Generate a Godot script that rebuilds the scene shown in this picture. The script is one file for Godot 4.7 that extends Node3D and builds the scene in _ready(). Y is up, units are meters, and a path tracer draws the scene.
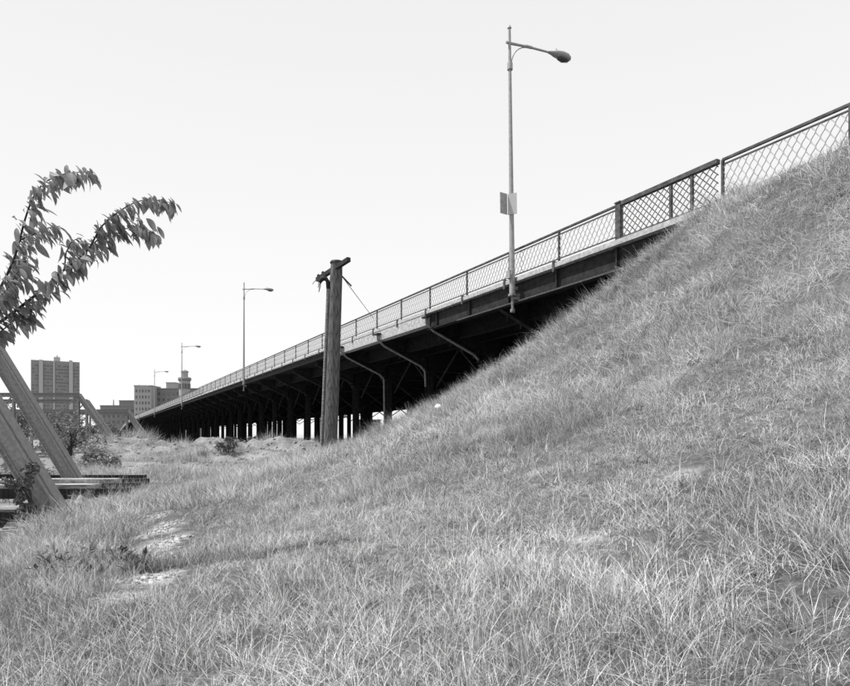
extends Node3D
# A black and white view along a road viaduct from the toe of its grassy embankment.
# x right, y up, -z away from the camera; F below is the distance ahead (F = -z).

const EYE := 1.7
const FOCAL := 640.0
const D2 := Vector2(-0.4710, 0.8821)      # along the viaduct, in (x, F)
const N2 := Vector2(-0.8821, -0.4710)     # from the railing towards the lawn, in (x, F)
const P0 := Vector2(16.4, 0.0)            # where the railing line crosses F = 0
const DECK := 7.72
const RAIL := 1.14
const WIDE := 21.6

var rng := RandomNumberGenerator.new()
var rough_noise := FastNoiseLite.new()
var fine_noise := FastNoiseLite.new()
var M := {}
var names := {}

# ---------------------------------------------------------------- mesh builder
class MB:
	var v := PackedVector3Array()
	var s := PackedInt32Array()
	func tri(a: Vector3, b: Vector3, c: Vector3, out: Vector3, g := -1) -> void:
		if (c - a).cross(b - a).dot(out) < 0.0:
			var t := b
			b = c
			c = t
		v.append(a); v.append(b); v.append(c)
		s.append(g); s.append(g); s.append(g)
	func quad(a: Vector3, b: Vector3, c: Vector3, d: Vector3, out: Vector3, g := -1) -> void:
		tri(a, b, c, out, g)
		tri(a, c, d, out, g)
	func box(c: Vector3, size: Vector3, bs := Basis.IDENTITY) -> void:
		var h := size * 0.5
		for ax in 3:
			for sg in [-1.0, 1.0]:
				var n := Vector3.ZERO
				n[ax] = sg
				var p := Vector3.ZERO
				p[(ax + 1) % 3] = 1.0
				var q := Vector3.ZERO
				q[(ax + 2) % 3] = 1.0
				quad(c + bs * ((n - p - q) * h), c + bs * ((n + p - q) * h), c + bs * ((n + p + q) * h), c + bs * ((n - p + q) * h), bs * n)
	# a beam of rectangular section from a to b, w across and t along the hint
	func bar(a: Vector3, b: Vector3, w: float, t: float, hint := Vector3.UP) -> void:
		var x := (b - a).normalized()
		var y := (hint - x * hint.dot(x))
		if y.length() < 0.01:
			y = Vector3.RIGHT - x * x.x
		y = y.normalized()
		box((a + b) * 0.5, Vector3((b - a).length(), t, w), Basis(x, y, x.cross(y)))
	# rolled I section from a to b: depth along the hint
	func ibeam(a: Vector3, b: Vector3, depth: float, flange: float, hint := Vector3.UP, thick := 0.03) -> void:
		var x := (b - a).normalized()
		var y := (hint - x * hint.dot(x)).normalized()
		bar(a, b, thick * 0.7, depth - 2.0 * thick, y)
		var o := y * (depth - thick) * 0.5
		bar(a + o, b + o, flange, thick, y)
		bar(a - o, b - o, flange, thick, y)
	func loft(rings: Array, g: int, caps := true) -> void:
		for i in rings.size() - 1:
			var a: PackedVector3Array = rings[i]
			var b: PackedVector3Array = rings[i + 1]
			var m := Vector3.ZERO
			for p in a:
				m += p
			for p in b:
				m += p
			m /= float(a.size() * 2)
			for k in a.size():
				var l := (k + 1) % a.size()
				quad(a[k], a[l], b[l], b[k], (a[k] + a[l] + b[k] + b[l]) * 0.25 - m, g)
		if caps:
			for e in [0, rings.size() - 1]:
				var r: PackedVector3Array = rings[e]
				var o: PackedVector3Array = rings[1 if e == 0 else rings.size() - 2]
				var out := r[0] - o[0]
				for k in range(1, r.size() - 1):
					tri(r[0], r[k], r[k + 1], out)
	func tube(pts: Array, radii: Array, sides := 8, squash := 1.0) -> void:
		var rings := []
		var side := Vector3.ZERO
		for i in pts.size():
			var t: Vector3 = (pts[mini(i + 1, pts.size() - 1)] - pts[maxi(i - 1, 0)]).normalized()
			if side == Vector3.ZERO:
				side = t.cross(Vector3.UP)
				if side.length() < 0.05:
					side = t.cross(Vector3.RIGHT)
			side = (side - t * side.dot(t)).normalized()
			var other := t.cross(side)
			var r := PackedVector3Array()
			var rad: float = radii[i] if radii.size() > 1 else radii[0]
			for k in sides:
				var q := TAU * float(k) / float(sides)
				r.append(pts[i] + side * cos(q) * rad + other * sin(q) * rad * squash)
			rings.append(r)
		loft(rings, 1)
	# a convex outline in the plane of ex and ey, given a thickness along ex x ey
	func prism(o: Vector3, ex: Vector3, ey: Vector3, poly: PackedVector2Array, thick: float) -> void:
		var n := ex.cross(ey).normalized() * thick * 0.5
		var m := Vector2.ZERO
		for p in poly:
			m += p
		m /= float(poly.size())
		var c := o + ex * m.x + ey * m.y
		var f := PackedVector3Array()
		for p in poly:
			f.append(o + ex * p.x + ey * p.y)
		for k in f.size():
			var l := (k + 1) % f.size()
			quad(f[k] - n, f[l] - n, f[l] + n, f[k] + n, (f[k] + f[l]) * 0.5 - c)
		for k in range(1, f.size() - 1):
			tri(f[0] + n, f[k] + n, f[k + 1] + n, n)
			tri(f[0] - n, f[k] - n, f[k + 1] - n, -n)
	# the same section carried along x through the given stations, lifted by rise(x)
	func sweep(section: PackedVector2Array, us: Array, rise: Callable) -> void:
		var m := Vector2.ZERO
		for p in section:
			m += p
		m /= float(section.size())
		for i in us.size() - 1:
			for k in section.size():
				var l := (k + 1) % section.size()
				var a := section[k]
				var b := section[l]
				var q := (a + b) * 0.5 - m
				var e := (b - a).orthogonal()
				if e.dot(q) < 0.0:
					e = -e
				var r0: float = rise.call(us[i])
				var r1: float = rise.call(us[i + 1])
				quad(Vector3(us[i], a.y + r0, a.x), Vector3(us[i], b.y + r0, b.x), Vector3(us[i + 1], b.y + r1, b.x), Vector3(us[i + 1], a.y + r1, a.x), Vector3(0, e.y, e.x))
		for e in [0, us.size() - 1]:
			var r: float = rise.call(us[e])
			for k in range(1, section.size() - 1):
				tri(Vector3(us[e], section[0].y + r, section[0].x), Vector3(us[e], section[k].y + r, section[k].x), Vector3(us[e], section[k + 1].y + r, section[k + 1].x), Vector3(-1 if e == 0 else 1, 0, 0))
	func mesh(m: Material) -> ArrayMesh:
		var st := SurfaceTool.new()
		st.begin(Mesh.PRIMITIVE_TRIANGLES)
		for i in v.size():
			st.set_smooth_group(s[i])
			st.add_vertex(v[i])
		st.generate_normals()
		st.set_material(m)
		return st.commit()

# ---------------------------------------------------------------- naming
func put(parent: Node, o: Node3D, called: String) -> Node3D:
	var key := str(parent.get_instance_id()) + called
	var n: int = names.get(key, 0)
	names[key] = n + 1
	o.name = called if n == 0 else "%s_%03d" % [called, n]
	parent.add_child(o)
	return o

func part(parent: Node, called: String, mesh: Mesh, at := Transform3D.IDENTITY) -> MeshInstance3D:
	var o := MeshInstance3D.new()
	o.mesh = mesh
	o.transform = at
	put(parent, o, called)
	return o

func thing(called: String, label: String, category: String, at := Transform3D.IDENTITY, group := "") -> Node3D:
	var o := Node3D.new()
	o.transform = at
	put(self, o, called)
	tag(o, label, category, group)
	return o

func tag(o: Node, label: String, category: String, group := "") -> void:
	o.set_meta("label", label)
	o.set_meta("category", category)
	if group:
		o.set_meta("group", group)

# ---------------------------------------------------------------- materials
func grey(linear: float) -> Color:
	return Color(linear, linear, linear).linear_to_srgb()

# a tileable grey texture: mottling of two sizes plus grain, around a mean of 1 when hi + lo = 2
func mottle(seed_: int, freq: float, lo: float, hi: float, grain: float, stretch := Vector2.ONE, size := 512) -> ImageTexture:
	var n := FastNoiseLite.new()
	n.seed = seed_
	n.frequency = freq
	n.fractal_octaves = 5
	var im := n.get_seamless_image(int(size / stretch.x), int(size / stretch.y))
	im.resize(size, size, Image.INTERPOLATE_CUBIC)
	im.convert(Image.FORMAT_RGB8)
	var r := RandomNumberGenerator.new()
	r.seed = seed_ * 7 + 1
	for y in size:
		for x in size:
			var q := im.get_pixel(x, y).r
			q = clampf(lo + (hi - lo) * q + r.randf_range(-grain, grain), 0.0, 1.0)
			im.set_pixel(x, y, Color(q, q, q))
	return ImageTexture.create_from_image(im)

func mat(linear: float, rough := 0.9, tex: Texture2D = null, scale := 1.0, metal := 0.0) -> StandardMaterial3D:
	var m := StandardMaterial3D.new()
	m.albedo_color = grey(linear)
	m.roughness = rough
	m.metallic = metal
	m.metallic_specular = 0.3
	if tex:
		m.albedo_texture = tex
		m.uv1_triplanar = true
		m.uv1_world_triplanar = true
		m.uv1_scale = Vector3.ONE * scale
	return m

func materials() -> void:
	var blotch := mottle(3, 0.012, 0.45, 1.0, 0.05)
	var stain := mottle(11, 0.02, 0.35, 1.0, 0.04, Vector2(4, 1))
	var grain := mottle(19, 0.02, 0.4, 1.0, 0.08, Vector2(1, 8))
	var soil := mottle(5, 0.03, 0.5, 1.0, 0.14)
	M.steel = mat(0.050, 0.75, blotch, 0.5)
	M.soot_shade = mat(0.035, 0.9, blotch, 0.6)  # sooty under-deck members; the shade below the deck is put into this dark colour
	M.rail = mat(0.17, 0.65, blotch, 0.8)
	M.lattice = mat(0.27, 0.65, blotch, 1.2)
	M.railing_wire = mat(0.46, 0.6)
	M.concrete = mat(0.66, 0.92, mottle(23, 0.02, 0.62, 1.0, 0.05), 0.5)
	M.asphalt = mat(0.06, 0.95, soil, 0.7)
	M.galvanised = mat(0.42, 0.55, mottle(37, 0.02, 0.8, 1.0, 0.03), 0.5)
	M.lamp_head = mat(0.38, 0.5)
	M.lens = mat(0.10, 0.2)
	M.sign_back = mat(0.45, 0.5)
	M.pole_wood = mat(0.24, 0.95, grain, 1.6)
	M.arm_wood = mat(0.09, 0.95, grain, 0.7)
	M.black = mat(0.02, 0.6)
	M.drain = mat(0.42, 0.6, blotch, 1.5)
	M.truss = mat(0.30, 0.8, mottle(29, 0.02, 0.78, 1.0, 0.05), 0.8)
	M.timber = mat(0.05, 0.95, grain, 0.7)
	M.pale = mat(0.75, 0.9, stain, 0.4)
	M.rock = mat(0.6, 0.95, soil, 1.5)
	M.paper = mat(0.85, 0.9)
	M.tower = mat(0.26, 0.9)
	M.tower_pier = mat(0.42, 0.9)
	M.tower_glass = mat(0.17, 0.4)
	M.block_light = mat(0.36, 0.9)
	M.block_dark = mat(0.22, 0.9)
	M.window = mat(0.12, 0.3)
	M.bark = mat(0.10, 0.95, grain, 1.0)
	M.leaf = mat(0.17, 0.6)
	M.leaf.backlight_enabled = true
	M.leaf.backlight = grey(0.25)
	M.leaf_light = mat(0.27, 0.6)
	M.leaf_light.backlight_enabled = true
	M.leaf_light.backlight = grey(0.3)
	M.tree_leaf = mat(0.11, 0.8)
	M.bush_leaf = mat(0.14, 0.8)
	M.brush_leaf = mat(0.20, 0.8)
	M.weed = mat(0.09, 0.8)
	M.white_paint = mat(0.75, 0.6, blotch, 1.0)
	M.shed = mat(0.62, 0.8, stain, 0.3)
	M.wire = mat(0.10, 0.6)
	M.ground = mat(1.0, 0.97, soil, 0.55)
	M.ground.vertex_color_use_as_albedo = true
	M.grass = mat(1.0, 0.85)
	M.grass.vertex_color_use_as_albedo = true
	M.grass.metallic_specular = 0.0

# ---------------------------------------------------------------- the lie of the land
const BANK := [[-30, -3.0], [4.0, -3.4], [6.7, -4.25], [10.7, -6.2], [13.6, -7.4], [21.0, -11.6], [26.0, -13.0], [34.0, -18.5], [48.0, -24.0], [75.0, -33.0], [150.0, -62.0], [400.0, -150.0]]

func bank(F: float) -> float:
	for i in BANK.size() - 1:
		if F < BANK[i + 1][0]:
			return lerpf(BANK[i][1], BANK[i + 1][1], clampf((F - BANK[i][0]) / (BANK[i + 1][0] - BANK[i][0]), 0, 1))
	return BANK[-1][1]

func uv_of(x: float, F: float) -> Vector2:
	var p := Vector2(x, F) - P0
	return Vector2(p.dot(D2), p.dot(N2))

func land(x: float, F: float) -> float:
	var q := uv_of(x, F)
	var a := maxf(q.x - 19.18, 0.0) * 0.9617
	var b := maxf(q.y - 0.03, 0.0) * 0.990
	var dd := pow(pow(a, 2.59) + pow(b, 2.59), 1.0 / 2.59)
	var e := (7.42 - dd) / 2.978
	var y := 2.978 * (e if e > 20.0 else log(1.0 + exp(e)))
	y += 0.30 * (1.0 - smoothstep(0.3, 3.2, q.y)) * (1.0 - smoothstep(18.0, 20.5, q.x))
	# spoil bank in front of the viaduct
	var along := smoothstep(-22.5, -19.5, x) * (1.0 - smoothstep(-8.0, 0.0, x))
	y += along * 1.45 * exp(-pow((F - 40.0 - 0.25 * (x + 15.0)) / 4.2, 2.0)) * (1.0 + 0.35 * rough_noise.get_noise_2d(x * 5.0, F * 5.0) + 0.2 * fine_noise.get_noise_2d(x * 8.0, F * 8.0))
	# the cut at the left with the truss bridges across it
	var edge := bank(F) + 0.5 * rough_noise.get_noise_2d(F * 5.0, 40.0)
	var cut := smoothstep(0.0, 3.2, edge - x) * (1.0 - smoothstep(15.0, 18.5, edge - x))
	y -= 2.6 * cut
	var near := clampf(1.0 - Vector2(x, F).length() / 90.0, 0.0, 1.0)
	y += near * (0.16 * rough_noise.get_noise_2d(x * 2.2, F * 2.2) + 0.05 * fine_noise.get_noise_2d(x * 9.0, F * 9.0))
	return y

# bare soil: 0 under grass, 1 where the ground shows
func bare(x: float, F: float) -> float:
	var t := 0.0
	for p in [[-4.45, 10.7, 0.2, 0.55], [-3.9, 9.6, 0.15, 0.75], [-3.4, 8.4, 0.22, 0.6], [-3.05, 7.6, 0.13, 0.35], [-2.62, 6.0, 0.32, 0.2], [-2.55, 5.5, 0.36, 0.2], [1.35, 5.2, 0.16, 0.07], [2.5, 6.3, 0.2, 0.08], [3.6, 6.9, 0.2, 0.07], [-1.55, 8.2, 0.22, 0.06]]:
		var k := Vector2((x - p[0]) / p[2], (F - p[1]) / p[3]).length() + 0.5 * fine_noise.get_noise_2d(x * 14.0, F * 14.0)
		t = maxf(t, 1.0 - smoothstep(0.7, 1.15, k))
	return t

func ground_tone(x: float, F: float) -> float:
	var q := uv_of(x, F)
	var c := 0.19 + 0.10 * rough_noise.get_noise_2d(x * 4.0, F * 4.0)
	c = lerpf(c, 0.72, bare(x, F))
	var pale := smoothstep(26.0, 33.0, F) * (1.0 - smoothstep(-4.0, 2.0, x)) * (1.0 - smoothstep(60.0, 70.0, F))
	pale = maxf(pale, smoothstep(0.4, 2.2, bank(F) - x))
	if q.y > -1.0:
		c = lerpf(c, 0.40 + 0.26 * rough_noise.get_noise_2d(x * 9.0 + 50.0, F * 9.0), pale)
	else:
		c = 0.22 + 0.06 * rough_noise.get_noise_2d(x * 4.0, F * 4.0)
	return maxf(c, 0.03)

func spread(a: float, b: float, step: float, far_a: float, far_b: float) -> PackedFloat32Array:
	var out := PackedFloat32Array()
	var low := []
	var s := step
	var q := a
	while q > far_a:
		s *= 1.22
		q -= s
		low.append(maxf(q, far_a))
	low.reverse()
	for l in low:
		out.append(l)
	q = a
	while q < b:
		out.append(q)
		q += step
	s = step
	out.append(b)
	q = b
	while q < far_b:
		s *= 1.22
		q += s
		out.append(minf(q, far_b))
	return out

func make_ground() -> void:
	var xs := spread(-26.0, 20.0, 0.22, -4000.0, 4000.0)
	var fs := spread(-2.0, 50.0, 0.22, -400.0, 6000.0)
	var w := xs.size()
	var v := PackedVector3Array()
	var c := PackedColorArray()
	v.resize(w * fs.size())
	c.resize(w * fs.size())
	for j in fs.size():
		for i in w:
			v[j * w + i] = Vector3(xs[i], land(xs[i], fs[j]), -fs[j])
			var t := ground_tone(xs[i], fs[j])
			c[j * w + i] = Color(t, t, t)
	var nn := PackedVector3Array()
	nn.resize(v.size())
	var idx := PackedInt32Array()
	for j in fs.size():
		for i in w:
			var l := v[j * w + maxi(i - 1, 0)]
			var r := v[j * w + mini(i + 1, w - 1)]
			var n := v[maxi(j - 1, 0) * w + i]
			var f := v[mini(j + 1, fs.size() - 1) * w + i]
			nn[j * w + i] = (r - l).cross(f - n).normalized()
			if i < w - 1 and j < fs.size() - 1:
				var k := j * w + i
				idx.append_array([k, k + w, k + 1, k + 1, k + w, k + w + 1])
	var arr := []
	arr.resize(Mesh.ARRAY_MAX)
	arr[Mesh.ARRAY_VERTEX] = v
	arr[Mesh.ARRAY_NORMAL] = nn
	arr[Mesh.ARRAY_COLOR] = c
	arr[Mesh.ARRAY_INDEX] = idx
	var m := ArrayMesh.new()
	m.add_surface_from_arrays(Mesh.PRIMITIVE_TRIANGLES, arr)
	m.surface_set_material(0, M.ground)
	var o := part(self, "ground", m)
	o.set_meta("kind", "structure")

# ---------------------------------------------------------------- grass
# a round sod of grass: many tufts of bent blades, thinning out towards its rim
func sod(seed_: int, tufts: int, radius: float, tall: float, lean: float, wide: float, per_tuft := 15) -> ArrayMesh:
	var r := RandomNumberGenerator.new()
	r.seed = seed_
	var v := PackedVector3Array()
	var nn := PackedVector3Array()
	var c := PackedColorArray()
	for tf in tufts:
		var ta := r.randf() * TAU
		var at := Vector3(cos(ta), 0, sin(ta)) * radius * (sqrt(r.randf()) * r.randf_range(0.9, 1.25) if tufts > 1 else 0.0)
		var ttone := clampf(r.randfn(1.0, 0.36), 0.3, 1.8)
		var tsize := tall * r.randf_range(0.45, 1.4)
		var comb := Vector3(r.randfn(0, 0.5), 0, r.randfn(0, 0.5))
		for b in per_tuft:
			var az := r.randf() * TAU
			var o := at + Vector3(cos(az), 0, sin(az)) * 0.10 * sqrt(r.randf())
			az += r.randfn(0, 0.9)
			var out := (Vector3(cos(az), 0, sin(az)) + comb).normalized()
			var hgt := tsize * r.randf_range(0.45, 1.15)
			var bend := lean * r.randf_range(0.1, 1.3)
			var side := out.cross(Vector3.UP).rotated(Vector3.UP, r.randf_range(-0.9, 0.9)) * wide * r.randf_range(0.3, 0.65)
			var tone := clampf(ttone * r.randfn(1.0, 0.28), 0.3, 1.9)
			var col := Color(tone, tone, tone)
			var pts := []
			for k in 4:
				var t := float(k) / 3.0
				pts.append(o + Vector3.UP * (hgt * (t - 0.35 * bend * t * t) - 0.04) + out * hgt * bend * t * t * 0.9)
			for k in 3:
				var wa := side * (1.0 - 0.28 * k)
				var wb := side * (1.0 - 0.28 * (k + 1)) if k < 2 else Vector3.ZERO
				var quad: Array = [pts[k] - wa, pts[k] + wa, pts[k + 1] + wb, pts[k + 1] - wb]
				var n: Vector3 = (pts[k + 1] - pts[k]).cross(side).normalized()   # the side from which the corners run clockwise
				for e in ([0, 1, 2, 0, 2, 3] if k < 2 else [0, 1, 2]):
					v.append(quad[e])
					nn.append(n)
					c.append(col)
	var arr := []
	arr.resize(Mesh.ARRAY_MAX)
	arr[Mesh.ARRAY_VERTEX] = v
	arr[Mesh.ARRAY_NORMAL] = nn
	arr[Mesh.ARRAY_COLOR] = c
	var m := ArrayMesh.new()
	m.add_surface_from_arrays(Mesh.PRIMITIVE_TRIANGLES, arr)
	m.surface_set_material(0, M.grass)
	return m

func grass_chance(x: float, F: float) -> float:
	var q := uv_of(x, F)
	var k := 1.0 - bare(x, F)
	if q.y < -0.2:
		k *= 0.0 if q.x < 19.0 else (1.0 - smoothstep(30.0, 36.0, q.x)) * (1.0 - smoothstep(2.5, 8.0, -q.y))
	var e := x - bank(F)
	k *= smoothstep(-2.4, -0.3, e)
	# the spoil bank is thinly grown, the strip of timbers not at all
	k *= 1.0 - 0.82 * smoothstep(27.0, 33.0, F + 0.5 * x + 6.0) * (1.0 - smoothstep(-6.0, -1.0, x))
	if F > 15.8 and F < 25.0 and x < -6.2 - 0.22 * (F - 16.0):
		k *= 0.12
	k *= 0.8 + 0.45 * rough_noise.get_noise_2d(x * 6.0, F * 6.0)
	return k

func make_grass() -> void:
	var kinds := []
	for k in 3:
		kinds.append(sod(10 + k, 46, 0.40, 0.14, 1.15, 0.0048))
	for k in 3:
		kinds.append(sod(20 + k, 42, 0.40, 0.22, 0.95, 0.0048))
	for k in 3:
		kinds.append(sod(30 + k, 36, 0.40, 0.31, 0.8, 0.0048))
	var singles := kinds.size()
	for k in 3:
		kinds.append(sod(40 + k, 1, 0.1, 0.30, 0.9, 0.0055))
	kinds.append(sod(50, 1, 0.1, 0.46, 0.7, 0.0045, 6))
	kinds.append(sod(51, 1, 0.1, 0.14, 1.2, 0.022, 14))
	var lists := []
	var tones := []
	for k in kinds:
		lists.append([])
		tones.append([])
	var r := RandomNumberGenerator.new()
	r.seed = 77
	# where: jittered grids of sods, coarser farther out, then single tufts and stalks strewn between
	var spots := []
	for zone in [[0.0, 11.0, 0.46, 1.0], [11.0, 24.0, 0.66, 1.45], [24.0, 64.0, 0.98, 2.1]]:
		var step: float = zone[2]
		var F0 := -1.0
		while F0 < zone[1]:
			var x0: float = -zone[1]
			while x0 < zone[1]:
				var p := Vector2(x0 + r.randf_range(-0.35, 0.35) * step, F0 + r.randf_range(-0.35, 0.35) * step)
				var d := p.length() * r.randf_range(0.93, 1.07)
				if d >= zone[0] and d < zone[1] and p.length() > 1.5 and absf(atan2(p.x, p.y)) < 1.0:
					spots.append([p.x, p.y, zone[3], 0])
				x0 += step
			F0 += step
	for i in 12000:
		var q := exp(r.randf_range(log(2.2), log(55.0)))
		var az := r.randf_range(-1.0, 1.0)
		if q < 6.5 and r.randf() > pow(q / 6.5, 2.0):
			continue
		spots.append([sin(az) * q, cos(az) * q, 1.0, 1])
	for p in spots:
		var x: float = p[0]
		var F: float = p[1]
		var wide: float = p[2]
		var layer: int = p[3]
		var mid := Vector2(x, F).length()
		var chance := grass_chance(x, F)
		if layer == 0 and chance > 0.0:
			chance = minf(chance * 1.6, 1.0)
			for e in 6:
				if bare(x + cos(e * 1.047) * 0.32, F + sin(e * 1.047) * 0.32) > 0.5:
					chance = 0.0
		if r.randf() > chance:
			continue
		var y := land(x, F)
		var up := Vector3(land(x - 0.25, F) - land(x + 0.25, F), 0.5, land(x, F + 0.25) - land(x, F - 0.25)).normalized()
		var lush := rough_noise.get_noise_2d(x * 3.5 + 90.0, F * 3.5) + r.randfn(0, 0.12)
		var kind := (0 if lush < -0.12 else 3 if lush < 0.14 else 6) + r.randi() % 3
		if layer == 1:
			kind = singles + (3 if r.randf() < 0.10 else r.randi() % 3)
			if r.randf() < 0.10 + 0.5 * rough_noise.get_noise_2d(x * 8.0 - 60.0, F * 8.0):
				kind = singles + 4
		var tilt := up if layer == 0 else Vector3.UP
		var bx := tilt.cross(Vector3.BACK).normalized()
		var b := Basis(bx, tilt, bx.cross(tilt)) * Basis(Vector3.UP, r.randf() * TAU)
		var high := (0.60 + mid / 21.0) * r.randf_range(0.8, 1.25)
		b = b * Basis.from_scale(Vector3(wide if layer == 0 else high, high, wide if layer == 0 else high))
		lists[kind].append(Transform3D(b, Vector3(x, y - 0.005, -F)))
		tones[kind].append(0.26 * r.randf_range(0.7, 1.3) if kind == singles + 4 else clampf(0.57 * (1.0 + (0.09 if layer == 0 else 0.4) * r.randfn() + 0.35 * rough_noise.get_noise_2d(x * 5.0, F * 5.0 + 70.0) + 0.3 * fine_noise.get_noise_2d(x * 7.0, F * 7.0)), 0.12, 0.85))
	var g := Node3D.new()
	put(self, g, "grass")
	g.set_meta("kind", "stuff")
	tag(g, "long dry grass covering the embankment and the level ground below it", "grass")
	for k in kinds.size():
		var mm := MultiMesh.new()
		mm.transform_format = MultiMesh.TRANSFORM_3D
		mm.use_colors = true
		mm.mesh = kinds[k]
		mm.instance_count = lists[k].size()
		for i in lists[k].size():
			mm.set_instance_transform(i, lists[k][i])
			var t: float = tones[k][i]
			mm.set_instance_color(i, Color(t, t, t))
		var o := MultiMeshInstance3D.new()
		o.multimesh = mm
		put(g, o, "sod")
		o.set_meta("kind", "stuff")

# ---------------------------------------------------------------- viaduct
func drop(u: float) -> float:
	return 0.0 if u < 232.0 else -0.0004 * (u - 232.0) * (u - 232.0)

func viaduct_frame() -> Transform3D:
	return Transform3D(Basis(Vector3(D2.x, 0, -D2.y), Vector3.UP, Vector3(-N2.x, 0, N2.y)), Vector3(P0.x, 0, -P0.y))

func at_viaduct(u: float, w: float) -> Vector2:
	return P0 + D2 * u - N2 * w

func baluster_mesh(sign: float, height: float, segs: int, sides: int) -> MB:
	var b := MB.new()
	var pts := []
	for k in segs + 1:
		var t := float(k) / segs
		pts.append(Vector3(sign * 0.051 * cos(TAU * t * height / 0.34), t * height, 0.0))
	b.tube(pts, [0.0135], sides)
	return b

func rail_panel(v: Node3D, u: float, length: float, baluster_meshes: Array, infill: Mesh) -> void:
	var p := Node3D.new()
	var slope := atan((drop(u + length) - drop(u)) / length)
	p.transform = Transform3D(Basis(Vector3.BACK, slope), Vector3(u, DECK + drop(u), 0))
	put(v, p, "railing_panel")
	if infill:
		part(p, "infill", infill)
	else:
		var n := int(length / 0.105)
		for i in n:
			var x := (i + 0.5) * length / n
			part(p, "baluster", baluster_meshes[i % 2], Transform3D(Basis.IDENTITY, Vector3(x, 0.16, 0.0)))
	for q in [[RAIL - 0.03, 0.075, 0.06], [RAIL - 0.15, 0.04, 0.035], [0.16, 0.04, 0.035], [0.04, 0.05, 0.05]]:
		var b := MB.new()
		b.box(Vector3(length * 0.5, q[0], 0), Vector3(length - 0.002, q[2], q[1]))
		part(p, "rail", b.mesh(M.rail))

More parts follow.
